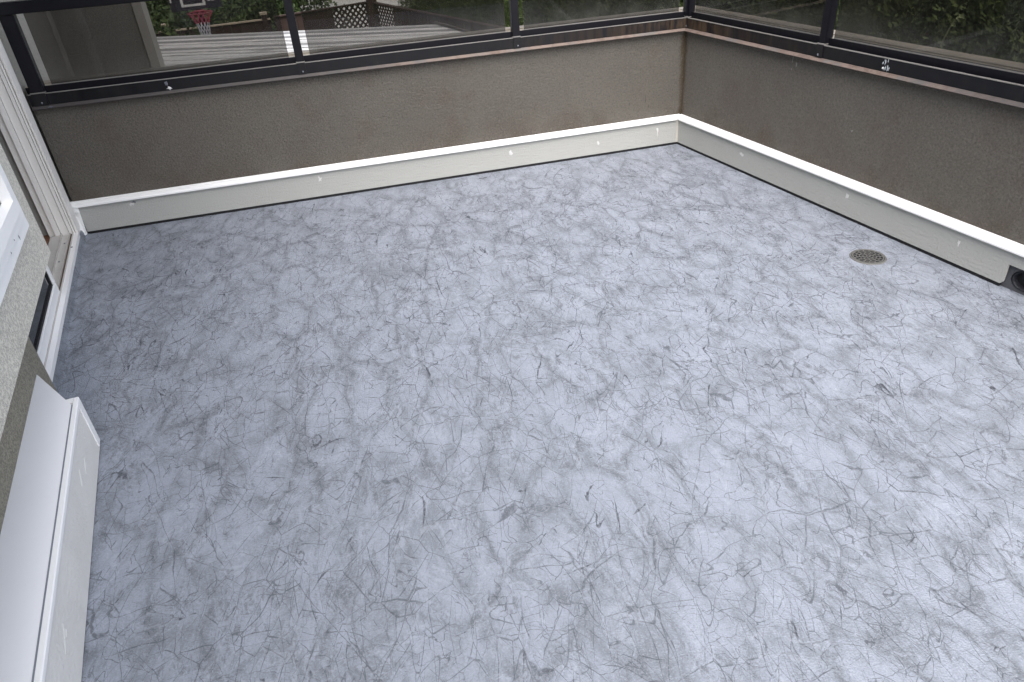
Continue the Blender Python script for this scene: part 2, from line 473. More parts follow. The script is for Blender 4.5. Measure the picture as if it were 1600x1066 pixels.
M['cedar'] = mat_leaf('cedar_foliage', (0.050, 0.072, 0.026), (0.070, 0.094, 0.030), (0.095, 0.112, 0.038))
M['bush'] = mat_leaf('bush_foliage', (0.032, 0.052, 0.018), (0.055, 0.085, 0.022), (0.10, 0.12, 0.05), 2.5)
M['stalk'] = mat_leaf('pale_stalk', (0.15, 0.18, 0.09), (0.20, 0.23, 0.12), (0.25, 0.27, 0.17))
M['bark'] = mat_paint('bark', (0.07, 0.05, 0.035), 0.9, 0.1, 0.4, grain=(8, 8, 1), bump=0.5)
M['lawn'] = mat_ground('lawn', (0.045, 0.06, 0.022), (0.07, 0.085, 0.03), 0.6)
M['concrete'] = mat_ground('pale_concrete', (0.30, 0.295, 0.28), (0.38, 0.37, 0.35), 0.9)
M['shade_roof'] = mat_paint('shade_roof_shingle', (0.09, 0.088, 0.085), 0.9, 0.2, 0.3)

# ---------------------------------------------------------------- mesh helpers
def mesh_obj(name, verts, faces, mat, parent=None, origin=None, smooth=False, bevel=0.0, seg=2):
    o0 = Vector(origin) if origin is not None else (Vector(parent['_o']) if parent is not None and '_o' in parent else Vector((0, 0, 0)))
    me = bpy.data.meshes.new(name)
    me.from_pydata([tuple(Vector(v) - o0) for v in verts], [], faces)
    me.validate()
    bm = bmesh.new()
    bm.from_mesh(me)
    bmesh.ops.recalc_face_normals(bm, faces=bm.faces)
    if bevel > 0:
        bmesh.ops.bevel(bm, geom=list(bm.edges), offset=bevel, segments=seg, affect='EDGES', clamp_overlap=True)
    bm.to_mesh(me)
    bm.free()
    me.materials.append(M[mat])
    if smooth:
        for p in me.polygons:
            p.use_smooth = True
    ob = bpy.data.objects.new(name, me)
    COL.objects.link(ob)
    if parent is not None:
        ob.parent = parent
        ob['_o'] = tuple(o0)
        # parents sit at the same offset as their mesh data
        pw = Vector(parent['_w']) if '_w' in parent else Vector((0, 0, 0))
        ob.location = o0 - pw
        ob['_w'] = tuple(o0)
    else:
        ob.location = o0
        ob['_o'] = tuple(o0)
        ob['_w'] = tuple(o0)
    return ob

def thing(name, label, cat, loc, group=None):
    e = bpy.data.objects.new(name, None)
    e.empty_display_size = 0.1
    COL.objects.link(e)
    e.location = loc
    e['_o'] = (0.0, 0.0, 0.0)      # children keep world-space mesh data around the world origin
    e['_w'] = tuple(loc)
    e['label'] = label
    e['category'] = cat
    if group:
        e['group'] = group
    return e

def tag(o, label, cat, group=None):
    o['label'] = label
    o['category'] = cat
    if group:
        o['group'] = group
    return o

def setting(o):
    o['kind'] = 'structure'
    return o

BOXF = [(0, 3, 2, 1), (4, 5, 6, 7), (0, 1, 5, 4), (1, 2, 6, 5), (2, 3, 7, 6), (3, 0, 4, 7)]
def boxv(fr, a0, a1, b0, b1, c0, c1):
    return [fr(a0, b0, c0), fr(a1, b0, c0), fr(a1, b1, c0), fr(a0, b1, c0),
            fr(a0, b0, c1), fr(a1, b0, c1), fr(a1, b1, c1), fr(a0, b1, c1)]

def boxes(name, fr, specs, mat, parent=None, bevel=0.0, **kw):
    v, f = [], []
    for s in specs:
        k = len(v)
        v += boxv(fr, *s)
        f += [tuple(i + k for i in q) for q in BOXF]
    return mesh_obj(name, v, f, mat, parent, bevel=bevel, **kw)

def prism(name, fr, prof, e0, e1, mat, parent=None, bevel=0.0, smooth=False, closed=True):
    """profile of (depth, z) swept along the frame's first axis; e0/e1 give the end position as a number or f(depth, z)"""
    f0 = e0 if callable(e0) else (lambda b, c: e0)
    f1 = e1 if callable(e1) else (lambda b, c: e1)
    n = len(prof)
    v = [fr(f0(b, c), b, c) for b, c in prof] + [fr(f1(b, c), b, c) for b, c in prof]
    f = [(i, (i + 1) % n, n + (i + 1) % n, n + i) for i in range(n if closed else n - 1)]
    if closed:
        f += [tuple(range(n - 1, -1, -1)), tuple(range(n, 2 * n))]
    return mesh_obj(name, v, f, mat, parent, bevel=bevel, smooth=smooth)

def cyl_between(verts, faces, p, q, r, seg=8, r2=None):
    p, q = Vector(p), Vector(q)
    d = (q - p).normalized()
    a = d.orthogonal().normalized()
    b = d.cross(a)
    k = len(verts)
    r2 = r if r2 is None else r2
    for (c, rr) in ((p, r), (q, r2)):
        for i in range(seg):
            t = 2 * math.pi * i / seg
            verts.append(c + (a * math.cos(t) + b * math.sin(t)) * rr)
    for i in range(seg):
        j = (i + 1) % seg
        faces.append((k + i, k + j, k + seg + j, k + seg + i))
    faces.append(tuple(k + i for i in range(seg - 1, -1, -1)))
    faces.append(tuple(k + seg + i for i in range(seg)))

def blob(name, fr, a, c, depth, proud, r, mat, parent, seed, squash=(1, 1), sgn=-1):
    """a raised irregular dab on a vertical board: (a, c) are along and up"""
    rr = random.Random(seed)
    n = 13
    v = []
    for i in range(n):
        t = 2 * math.pi * i / n
        q = r * rr.uniform(0.35, 1.25)
        v.append(fr(a + q * math.cos(t) * squash[0], depth, c + q * math.sin(t) * squash[1]))
    for i in range(n):
        t = 2 * math.pi * i / n
        q = r * rr.uniform(0.25, 0.6)
        v.append(fr(a + q * math.cos(t) * squash[0], depth + sgn * proud, c + q * math.sin(t) * squash[1]))
    f = [(i, (i + 1) % n, n + (i + 1) % n, n + i) for i in range(n)] + [tuple(range(n, 2 * n))]
    return mesh_obj(name, v, f, mat, parent)

ZF = -0.016            # deck surface
GZ = -3.3              # garden level

# ================================================================= THE SETTING
def sheet(name, pts, mat, z=None):
    v = [(x, y, z) for x, y in pts]
    return setting(mesh_obj(name, v, [tuple(range(len(v)))], mat))
sheet('ground', [(-300, -300), (300, -300), (300, 300), (-300, 300)], 'lawn', GZ)
sheet('driveway', [(-2.2, 22.5), (9.0, 21.0), (16, 60), (-3.5, 60)], 'concrete', GZ + 0.012)

# the deck: one vinyl sheet, dressed up against the door sill
p = [H(-7, 0.03, ZF), H(0.1, 0.03, ZF)]
v = []
rows = [(-3.645, 0.0295), (-3.640, 0.022), (-3.630, -0.006), (-3.622, ZF + 0.003), (-3.608, ZF), (0.036, ZF)]
ub = lambda n: (0.036 - n * SA) / CA          # where the back skirting line is met
ulist = [-7.0, -5.0, -3.5, -2.6, -2.0, -1.6] + [-1.24 + i * 0.09 for i in range(20)]
nu = len(ulist) + 1
for (n, z) in rows:
    for i, u in enumerate(ulist):
        wob = 0.0 if n > -3.0 or z == ZF else 0.003 * math.sin(u * 13.0) + 0.002 * math.sin(u * 31 + 1)
        v.append(H(min(u, ub(n)), n + wob, z))
    v.append(H(ub(n), n, z))
f = []
for r in range(len(rows) - 1):
    for i in range(nu - 1):
        f.append((r * nu + i, r * nu + i + 1, (r + 1) * nu + i + 1, (r + 1) * nu + i))
setting(mesh_obj('deck_floor', v, f, 'deck'))

# ================================================================= PARAPETS
T0 = 0.039             # wall face behind the skirting
def mit(b, c=0):       # mitred far end
    return KM * b
def parapet(name, label, fr, far_first, lo, hi, loc):
    t = thing(name, label, 'wall', loc)
    e0, e1 = lo, hi
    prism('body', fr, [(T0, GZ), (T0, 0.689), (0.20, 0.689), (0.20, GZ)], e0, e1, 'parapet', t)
    prism('fascia', fr, [(0.025, 0.701), (0.025, 0.757), (0.21, 0.757), (0.21, 0.701)], e0, e1, 'fascia', t)
    prism('drip_edge', fr, [(0.006, 0.688), (0.024, 0.700), (0.0395, 0.700), (0.0395, 0.689), (0.012, 0.684)], e0, e1, 'drip', t)
    prism('edge_bead', fr, [(0.0225, 0.7575), (0.0225, 0.761), (0.032, 0.761), (0.032, 0.7575)], e0, e1, 'bead', t)
    prism('cap_upstand', fr, [(0.052, 0.7575), (0.050, 0.790), (0.058, 0.790), (0.058, 0.7575)], e0, e1, 'black', t)
    prism('cap_top', fr, [(0.0585, 0.758), (0.0585, 0.789), (0.125, 0.787), (0.127, 0.792), (0.215, 0.790), (0.215, 0.758)], e0, e1, 'captop', t)
    return t
XL = -3.692
back_wall = parapet('parapet_wall', 'long brown grey stucco parapet wall straight ahead, under black cap flashing', W, 0, lambda b, c: XL - 0.16 * (b - T0), mit, (-1.8, 0.1, 0))
right_wall = parapet('parapet_wall.001', 'brown grey stucco parapet wall on the right, above the round floor drain', H, 1, -7.0, mit, tuple(H(-3, 0.1, 0)))
M['scuff'] = mat_paint('pale_scuff', (0.27, 0.26, 0.24), 0.9, 0.2, 0.4, (0.17, 0.16, 0.14))
for (u, z, sd, sq) in ((-0.90, 0.655, 71, (0.25, 1.5)), (-0.93, 0.640, 72, (0.5, 0.9)), (-0.90, 0.610, 73, (0.3, 0.6)), (-1.36, 0.40, 74, (0.5, 0.5))):
    blob('scuff_mark', H, u, z, T0, 0.0012, 0.013, 'scuff', right_wall, sd, sq)
for (x, z, sd, sq) in ((-0.22, 0.30, 75, (0.25, 2.6)), (-0.20, 0.25, 76, (0.3, 1.5)), (-0.33, 0.28, 77, (0.2, 1.2))):
    blob('stain_mark', W, x, z, T0, 0.0010, 0.011, 'stain', back_wall, sd, sq)
# small marks on the cap flashing
blob('sealant_smear', W, -3.005, 0.712, 0.0245, 0.003, 0.011, 'sealw', back_wall, 3, (1.5, 0.8))
blob('sealant_smear', W, -3.01, 0.738, 0.0245, 0.002, 0.012, 'screw', back_wall, 4, (0.8, 1.5))
rs = random.Random(5)
for i in range(9):
    blob('sealant_smear', H, -1.487 + rs.uniform(-0.020, 0.020), rs.uniform(0.708, 0.752), 0.0245, 0.0015, rs.uniform(0.004, 0.008), 'silver', right_wall, 100 + i, (0.5, rs.uniform(0.8, 2.0)))
blob('sealant_smear', H, -1.474, 0.716, 0.0245, 0.005, 0.005, 'filler', right_wall, 15)
blob('sealant_smear', W, -3.60, 0.693, 0.008, 0.003, 0.008, 'screw', back_wall, 22, (1.6, 0.6))

# ================================================================= RAILINGS
def railing(name, label, fr, posts, wid, ends, loc, gap, top=True, mitre=False):
    t = thing(name, label, 'railing', loc)
    ps = sorted(posts)
    for x in ps:
        w = wid.get(x, 0.044) / 2
        boxes('post', fr, [(x - w, x + w, 0.0275, 0.0745, 0.7625, 1.135)], 'black', t, bevel=0.003)
        boxes('post_foot', fr, [(x - w - 0.001, x + w + 0.001, 0.0205, 0.0495, 0.7615, 0.7665)], 'bead', t)
        br = boxes('post_bracket', fr, [(x - w, x + w, 0.0195, 0.0245, 0.7015, 0.7615)], 'fascia', t)
        blob('screw', fr, x + 0.004, 0.714, 0.0195, 0.004, 0.005, 'screw', br, 5)
    hi = mit if mitre else ends[1]
    prism('top_rail', fr, [(0.018, 1.136), (0.018, 1.19), (0.084, 1.19), (0.084, 1.136)], ends[0], hi, 'black', t, bevel=0.004)
    edges = ps if mitre else ps
    for a, b in zip(edges[:-1], edges[1:]):
        a1 = a + wid.get(a, 0.044) / 2 + gap[0]
        b1 = b - wid.get(b, 0.044) / 2 - gap[1]
        boxes('glass_pane', fr, [(a1, b1, 0.0605, 0.0665, 0.791, 1.1355)], 'glass', t)
        boxes('glazing_bead', fr, [(a1, b1, 0.0593, 0.0604, 0.7895, 0.7945), (a1, b1, 0.0666, 0.0685, 0.7895, 0.7965)], 'bead', t)
    return t
railing('glass_railing', 'black railing with tinted glass panes on the long parapet straight ahead', W,
        [-3.638, -2.300, -1.058, 0.046], {-3.638: 0.068, 0.046: 0.05}, (-3.70, 0), (-1.8, 0.07, 0.79), (0.036, 0.034), mitre=True)
railing('glass_railing.001', 'black railing with tinted glass panes above the right hand parapet, before the hedge', H,
        [0.004, -1.087, -2.30, -3.50, -4.70, -5.9], {0.004: 0.002}, (-6.0, 0), tuple(H(-3, 0.07, 0.79)), (0.010, 0.020), mitre=True)

# ================================================================= SKIRTINGS
CAP = [(0.0385, 0.1726), (0.030, 0.1745), (0.016, 0.1705), (0.0150, 0.1620), (0.0095, 0.1620), (0.0085, 0.1670), (-0.010, 0.1615),
       (-0.0140, 0.158), (-0.0140, 0.1495), (-0.0105, 0.1495), (-0.0105, 0.1545), (0.010, 0.155), (0.0385, 0.158)]
def skirting(name, label, fr, x0, x1, loc, panel_verts=None):
    t = thing(name, label, 'skirting', loc)
    return t
sk = skirting('skirting', 'grey board skirting with white cap along the long wall straight ahead', W, 0, 0, (-1.8, 0.02, ZF))
XE = -3.672
prism('cap_trim', W, CAP, XE - 0.034, lambda b, c: KM * b - 0.009, 'white', sk)
pan = prism('board', W, [(0.0, 0.0), (0.0, 0.154), (0.009, 0.154), (0.009, 0.0)], XE + 0.004, lambda b, c: KM * b - 0.007, 'board', sk)
prism('gap_shade', W, [(0.003, ZF), (0.003, -0.0005), (0.012, -0.0005), (0.012, ZF)], XE + 0.002, mit, 'rubber_and_shade', sk)  # black strip painting the shadow in the gap under the board
for i, (x, z, sq) in enumerate([(-2.331, 0.105, (0.8, 1.2)), (-1.145, 0.092, (1.0, 1.1)), (-0.557, 0.068, (0.7, 1.4)), (-0.146, 0.100, (0.7, 1.0)), (-0.146, 0.082, (0.3, 1.6)), (-3.39, 0.122, (1.5, 0.9)), (-3.375, 0.132, (0.8, 0.5))]):
    blob('filler_patch', W, x, z, 0.0, 0.0012, 0.015, 'filler' if i < 6 else 'screw', pan, 40 + i, sq)
# hollow white end channel at the door
def bar(v, f, a, b, hx, hy):
    a, b = Vector(a), Vector(b)
    k = len(v)
    for c in (a, b):
        v += [c + Vector((sx * hx, sy * hy, 0)) for sx, sy in ((-1, -1), (1, -1), (1, 1), (-1, 1))]
    f += [tuple(i + k for i in q) for q in BOXF]
v, f = [], []
bar(v, f, (-3.706, 0.004, 0.171), (-3.690, -0.086, 0.001), 0.0035, 0.006)
bar(v, f, (-3.668, 0.000, 0.154), (-3.667, -0.030, 0.001), 0.003, 0.004)
q = [(-3.706, 0.012, 0.158), (-3.668, 0.010, 0.154), (-3.667, -0.020, 0.003), (-3.690, -0.076, 0.003)]
k0 = len(v)
v += [Vector(c) for c in q] + [Vector(c) + Vector((0, 0.004, 0)) for c in q]
f += [tuple(i + k0 for i in g) for g in BOXF]
q = [(-3.695, -0.093, -0.004), (-3.664, -0.036, -0.004), (-3.664, -0.020, -0.004), (-3.695, -0.070, -0.004)]
k0 = len(v)
v += [Vector(c) for c in q] + [Vector(c) + Vector((0, 0, 0.010)) for c in q]
f += [tuple(i + k0 for i in g) for g in BOXF]
mesh_obj('end_channel', v, f, 'white', sk)
v, f = [], []
q = [(-3.710, -0.010, 0.125), (-3.664, -0.012, 0.118), (-3.664, 0.030, 0.118), (-3.712, 0.030, 0.125)]
q2 = [(-3.709, -0.008, 0.176), (-3.672, -0.013, 0.158), (-3.672, 0.034, 0.172), (-3.709, 0.034, 0.176)]
v = [Vector(c) for c in q + q2]
mesh_obj('end_block', v, BOXF, 'white', sk, bevel=0.003)
boxes('end_gap_shade', W, [(-3.690, -3.668, -0.080, 0.0, ZF, -0.0045)], 'rubber_and_shade', sk)  # carries the painted dark gap on below the end channel

sr = skirting('skirting.001', 'grey board skirting with white cap along the right wall, ending at a black outlet', H, 0, 0, tuple(H(-3, 0.02, ZF)))
prism('cap_trim', H, CAP, -7.0, lambda b, c: KM * b - 0.009, 'white', sr)
# board with a notch for the outlet
UO0, UO1, ZO = -2.60, -2.298, 0.092
e = lambda b: KM * b - 0.007
v = []
for b in (0.0, 0.009):
    v += [H(e(b), b, 0), H(e(b), b, 0.154), H(-7, b, 0.154), H(-7, b, 0), H(UO0, b, 0), H(UO0, b, ZO), H(UO1, b, ZO - 0.0), H(UO1, b, 0.012), H(UO1 + 0.010, b, 0)]
n = 9
f = [(0, 1, 6, 7, 8), (1, 2, 5, 6), (2, 3, 4, 5)]
f += [tuple(i + n for i in reversed(q)) for q in f]
f += [(i, (i + 1) % n, n + (i + 1) % n, n + i) for i in range(n)]
pr = mesh_obj('board', v, f, 'board', sr)
prism('gap_shade', H, [(0.003, ZF), (0.003, -0.0005), (0.012, -0.0005), (0.012, ZF)], UO1 + 0.012, mit, 'rubber_and_shade', sr)  # gap shadow under the right board, painted as a black strip
for i, (u, z, sq) in enumerate([(-0.636, 0.091, (1.4, 0.8)), (-1.445, 0.099, (0.8, 1.2)), (-2.069, 0.095, (0.5, 0.9))]):
    blob('filler_patch', H, u, z, 0.0, 0.0012, 0.015, 'filler', pr, 60 + i, sq)
# corner pieces belong to the right hand skirting
boxes('corner_strip', W, [(-0.012, 0.003, -0.0035, 0.004, 0.0, 0.154)], 'trim', sr)
v, f = [], []
for (z, s) in ((0.150, 1.0), (0.166, 1.0), (0.1775, 0.55)):
    for i in range(10):
        t = 2 * math.pi * i / 10
        v.append((0.004 + 0.021 * s * math.cos(t), 0.008 + 0.024 * s * math.sin(t), z))
for r in range(2):
    for i in range(10):
        j = (i + 1) % 10
        f.append((r * 10 + i, r * 10 + j, r * 10 + 10 + j, r * 10 + 10 + i))
f += [tuple(range(20, 30)), tuple(range(9, -1, -1))]
mesh_obj('corner_cap', v, f, 'white', sr)

# overflow outlet through the right wall
ov = thing('overflow_outlet', 'black plastic overflow pipe set in the foot of the right wall', 'outlet', tuple(H(-2.42, 0.02, ZF)))
v, f = [], []
uc, zc, r0 = -2.372, 0.040, 0.041
seg = 24
fl = []
def sqr(t, hw, hh):
    c, s = math.cos(t), math.sin(t)
    m = max(abs(c) / hw, abs(s) / hh)
    return c / m, s / m
for i in range(seg):
    t = 2 * math.pi * (i + 0.5) / seg
    x, y = sqr(t, 0.105, 0.0535)
    v.append(H(uc + x, 0.016, 0.0375 + y))
for i in range(seg):
    t = 2 * math.pi * (i + 0.5) / seg
    v.append(H(uc + (r0 + 0.004) * 1.25 * math.cos(t), 0.016, zc + r0 * 1.02 * math.sin(t)))
f = [(i, (i + 1) % seg, seg + (i + 1) % seg, seg + i) for i in range(seg)]
mesh_obj('flange', v, f, 'flange', ov)
v, f = [], []
prof = [(1.0, 0.016), (0.97, 0.0125), (0.90, 0.0135), (0.86, 0.022), (0.82, 0.0375)]
for (s, b) in prof:
    for i in range(seg):
        t = 2 * math.pi * (i + 0.5) / seg
        v.append(H(uc + r0 * 1.28 * s * math.cos(t), b, zc + r0 * s * math.sin(t)))
for r in range(len(prof) - 1):
    for i in range(seg):
        j = (i + 1) % seg
        f.append((r * seg + i, r * seg + j, (r + 1) * seg + j, (r + 1) * seg + i))
pp = mesh_obj('pipe', v, f, 'pipe', ov, smooth=True)
v = [H(uc + r0 * 1.28 * 0.83 * math.cos(2 * math.pi * i / 24), 0.0372, zc + r0 * 0.83 * math.sin(2 * math.pi * i / 24)) for i in range(24)]
mesh_obj('bore_shade', v, [tuple(range(24))], 'rubber_and_shade', pp)  # black disc painting the darkness inside the pipe

# ================================================================= FLOOR DRAIN
DX, DY = 0.056, -1.84
dr = thing('floor_drain', 'round bronze floor drain with perforated grate in the vinyl deck', 'drain', (DX, DY, ZF))
def ring(v, f, r0, r1, z0, z1, seg=48):
    k = len(v)
    for (r, z) in ((r0, z0), (r0, z1), (r1, z1), (r1, z0)):
        for i in range(seg):
            t = 2 * math.pi * i / seg
            v.append((DX + r * math.cos(t), DY + r * math.sin(t), z))
    for a in range(4):
        b = (a + 1) % 4
        for i in range(seg):
            j = (i + 1) % seg
            f.append((k + a * seg + i, k + a * seg + j, k + b * seg + j, k + b * seg + i))
v, f = [], []
seg = 48
for (r, z) in ((0.079, ZF + 0.0005), (0.0765, ZF + 0.004), (0.0705, ZF + 0.005), (0.0695, ZF + 0.0015)):
    for i in range(seg):
        t = 2 * math.pi * i / seg
        v.append((DX + r * math.cos(t), DY + r * math.sin(t), z))
for a in range(3):
    for i in range(seg):
        j = (i + 1) % seg
        f.append((a * seg + i, a * seg + j, (a + 1) * seg + j, (a + 1) * seg + i))
mesh_obj('rim', v, f, 'brass', dr, smooth=True)
v = [(DX + 0.0755 * math.cos(2 * math.pi * i / 40), DY + 0.0755 * math.sin(2 * math.pi * i / 40), ZF + 0.0012) for i in range(40)]
mesh_obj('sump_shade', v, [tuple(range(40))], 'rubber_and_shade', dr)  # black disc just above the deck, painting the dark of the recess
v, f = [], []
for (a, b) in ((0.0625, 0.0675), (0.0485, 0.0512), (0.0345, 0.0372), (0.0205, 0.0232), (0.0055, 0.0085)):
    ring(v, f, a, b, ZF + 0.002, ZF + 0.0048)
for (a, b, nn, ph) in ((0.0511, 0.0626, 15, 0), (0.0371, 0.0486, 12, 0.15), (0.0231, 0.0346, 9, 0.05), (0.0084, 0.0206, 5, 0.2)):
    for i in range(nn):
        t = 2 * math.pi * i / nn + ph
        c, s = math.cos(t), math.sin(t)
        w = 0.0019
        kk = len(v)
        for z in (ZF + 0.002, ZF + 0.0044):
            for (r, q) in ((a, -w), (b, -w), (b, w), (a, w)):
                v.append((DX + r * c - q * s, DY + r * s + q * c, z))
        f += [tuple(x + kk for x in q) for q in BOXF]
mesh_obj('grate', v, f, 'brass', dr)

# ================================================================= HOUSE
hs = thing('house', 'pale stucco house wall at the left edge, with white window and open sliding door', 'house', tuple(H(-3, -3.8, GZ)))
NL, NB, NM = -3.605, -3.43, -3.665     # lower wall, projecting upper wall, far wall
UE = -1.238                             # near jamb of the door opening
ZB = 0.578
HT = 3.2
boxes('lower_wall', H, [(-7, UE, -4.0, NL, GZ, ZB - 0.001)], 'house_shaded', hs)
# projecting upper wall with a window opening
wu0, wu1, wz0, wz1 = -2.95, -1.51, 0.85, 2.1
up = boxes('upper_wall', H, [(-7, wu0, -4.0, NB, ZB, HT), (wu1, UE + 0.004, -4.0, NB, ZB, HT), (wu0, wu1, -4.0, NB, ZB, wz0), (wu0, wu1, -4.0, NB, wz1, HT)], 'house', hs)
# rounded lower arris of the projecting wall
cv, cf = [], []
boxes('door_header', H, [(UE + 0.006, 0.62, -4.0, NM, 2.12, HT)], 'house', hs)
boxes('far_wall', H, [(0.62, 2.75, -4.0, NM, GZ, HT), (0.505, 0.6195, -4.0, NM - 0.02, GZ, HT)], 'wing', hs)
boxes('underfloor_wall', H, [(UE + 0.001, 0.5045, -4.0, NM - 0.06, GZ, 0.030)], 'house', hs)
# wing of the house beyond the parapet
boxes('wing_wall', W, [(-4.6, -3.455, 2.0, 2.16, GZ, HT)], 'wing', hs)
boxes('corner_board', W, [(-3.4545, -3.390, 1.985, 2.165, GZ, HT)], 'trim', hs)
v, f = [], []
cyl_between(v, f, (-4.03, 1.95, GZ), (-4.03, 1.95, HT - 0.2), 0.035, 12)
mesh_obj('downpipe', v, f, 'wing', hs, smooth=True)
boxes('shade_roof', H, [(-8.0, -1.30, -9.0, -3.36, HT, HT + 0.15), (-1.299, 3.2, -9.0, -2.86, HT, HT + 0.15)], 'shade_roof', hs)  # unseen roof, its overhang shaped to darken the left of the deck

# window: mitred stepped frame
wf_prof = [(0.0, 0.0), (0.0, 0.013), (0.034, 0.013), (0.038, 0.019), (0.072, 0.019), (0.076, 0.029), (0.116, 0.029), (0.116, -0.06)]
ou0, ou1, oz0, oz1 = wu0 - 0.116, wu1 + 0.116, wz0 - 0.116, wz1 + 0.116
v, f = [], []
np_ = len(wf_prof)
def frame_ring(outer, prof, nbase):
    u0, u1, z0, z1 = outer
    vv, ff = [], []
    for (w, hgt) in prof:
        for (u, z) in ((u0 + w, z0 + w), (u1 - w, z0 + w), (u1 - w, z1 - w), (u0 + w, z1 - w)):
            vv.append(H(u, nbase + hgt, z))
    for r in range(len(prof) - 1):
        for i in range(4):
            j = (i + 1) % 4
            ff.append((r * 4 + i, r * 4 + j, (r + 1) * 4 + j, (r + 1) * 4 + i))
    return vv, ff
vv, ff = frame_ring((ou0, ou1, oz0, oz1), wf_prof, NB + 0.0005)
win = mesh_obj('window', vv, ff, 'white', hs)
vv, ff = frame_ring((wu0, wu1, wz0, wz1), [(0.0, -0.02), (0.0, 0.0), (0.045, 0.0), (0.045, -0.02), (0.05, -0.02)], NB - 0.03)
mesh_obj('sash', vv, ff, 'white', win)
boxes('pane', H, [(wu0 + 0.05, wu1 - 0.05, NB - 0.056, NB - 0.05, wz0 + 0.05, wz1 - 0.05)], 'dglass', win)
for (u, z, r, hh) in ((-1.552, 0.757, 0.0085, 0.013), (-1.632, 0.778, 0.004, 0.019), (-1.712, 0.772, 0.004, 0.019)):
    blob('screw_hole', H, u, z, NB + hh, 0.0015, r, 'screw', win, int(u * -1000), (0.6, 1.2), sgn=1)

# sliding door
dj0, dj1 = 0.45, 0.556
jamb_prof = [(-3.785, dj1), (-3.785, 0.452), (-3.752, 0.452), (-3.752, 0.436), (-3.7275, 0.436), (-3.7275, 0.472), (-3.7245, 0.472), (-3.7245, 0.446), (-3.6875, 0.446), (-3.6875, 0.474), (-3.6845, 0.474),
             (-3.6845, 0.440), (-3.6690, 0.440), (-3.6690, 0.470), (-3.6665, 0.470), (-3.6665, 0.437), (-3.6575, 0.437), (-3.6575, 0.452), (-3.6520, 0.452), (-3.6520, 0.437), (-3.643, 0.437), (-3.643, dj1)]
v = [H(u, n, 0.046) for n, u in jamb_prof] + [H(u, n, 2.11) for n, u in jamb_prof]
n = len(jamb_prof)
f = [(i, (i + 1) % n, n + (i + 1) % n, n + i) for i in range(n)] + [tuple(range(n - 1, -1, -1)), tuple(range(n, 2 * n))]
door = mesh_obj('sliding_door', v, f, 'jamb', hs)
boxes('head_frame', H, [(UE + 0.007, 0.436, -3.785, -3.645, 2.06, 2.11)], 'jamb', door)
sill_prof = [(-3.664, 0.0), (-3.664, 0.062), (-3.6675, 0.062), (-3.6675, 0.050), (-3.679, 0.050), (-3.679, 0.062), (-3.6835, 0.062), (-3.6835, 0.053),
             (-3.718, 0.055), (-3.718, 0.067), (-3.7225, 0.067), (-3.7225, 0.058), (-3.778, 0.060), (-3.778, 0.0)]
prism('sill_track', H, sill_prof, UE + 0.008, 0.436, 'track', door)
boxes('track_groove', H, [(UE + 0.01, 0.434, -3.6788, -3.6677, 0.0502, 0.0530), (UE + 0.01, 0.434, -3.7272, -3.7230, 0.0585, 0.0600), (UE + 0.01, 0.434, -3.6870, -3.6840, 0.0532, 0.0540)], 'groove', door)
boxes('sill_nosing', H, [(UE + 0.008, 0.4365, -3.6635, -3.6405, 0.030, 0.0545)], 'white', door)
for (u, nn) in ((0.30, -3.700), (0.05, -3.706), (0.22, -3.6595)):
    boxes('drain_slot', H, [(u, u + 0.014, nn - 0.004, nn + 0.004, 0.0535, 0.0558)], 'screw', door)
du0, du1 = -1.34, -0.345
pz0 = 0.0635
pl = boxes('sliding_panel', H, [(du0, du1, -3.698, -3.6645, pz0, pz0 + 0.052), (du1 - 0.034, du1, -3.698, -3.6645, pz0 + 0.0525, 2.05), (du0, du1 - 0.0345, -3.698, -3.6645, 1.98, 2.05)], 'white', door, bevel=0.003)
boxes('gasket', H, [(du0, du1 - 0.035, -3.690, -3.672, pz0 + 0.0525, pz0 + 0.066), (du1 - 0.050, du1 - 0.0345, -3.690, -3.672, pz0 + 0.0665, 1.979)], 'rubber_and_shade', pl)
boxes('pane', H, [(du0, du1 - 0.051, -3.686, -3.678, pz0 + 0.067, 1.979)], 'dglass', pl)
# the room behind the door
boxes('room_floor', H, [(-4.0, 0.504, -7.5, -3.786, 0.02, 0.052)], 'ifloor', hs)
boxes('room_wall', H, [(0.50, 0.5045, -7.5, -3.787, 0.053, 2.4), (-4.0, 0.499, -7.6, -7.505, 0.053, 2.4), (-4.1, -4.001, -7.5, -4.001, 0.053, 2.4), (-4.0, 0.499, -7.5, -4.001, 2.401, 2.45)], 'plaster', hs)

# low skirting with wide white flashing below the window
ls = thing('skirting.002', 'low grey board skirting under wide white metal flashing at the lower left', 'skirting', tuple(H(-3.5, -3.5, ZF)))
NP = -3.467
bl = boxes('board', H, [(-7, -1.560, NP - 0.009, NP, ZF + 0.006, 0.186)], 'board_lit', ls)
prism('cap_trim', H, [(NP - 0.0105, 0.1865), (NP - 0.0095, 0.1935), (NP + 0.003, 0.1935), (NP + 0.005, 0.190), (NP + 0.005, 0.178), (NP + 0.0015, 0.178), (NP + 0.0015, 0.1865)], -7, -1.556, 'white', ls)
boxes('end_trim', H, [(-1.592, -1.553, NP - 0.0015 + 0.002, NP + 0.0045, 0.004, 0.1775), (-1.5595, -1.553, NP - 0.14, NP, 0.0, 0.1775)], 'white', ls)
boxes('end_cap', H, [(-1.583, -1.553, NP - 0.140, NP - 0.011, 0.178, 0.1925)], 'white', ls)
v = [H(-7, NL, 0.2005), H(-1.345, NL, 0.2005), H(-1.600, NP - 0.0125, 0.1955), H(-7, NP - 0.0125, 0.1955),
     H(-7, NL, 0.1990), H(-1.345, NL, 0.1990), H(-1.600, NP - 0.0125, 0.1940), H(-7, NP - 0.0125, 0.1940)]
mesh_obj('flashing', v, BOXF, 'flash', ls)
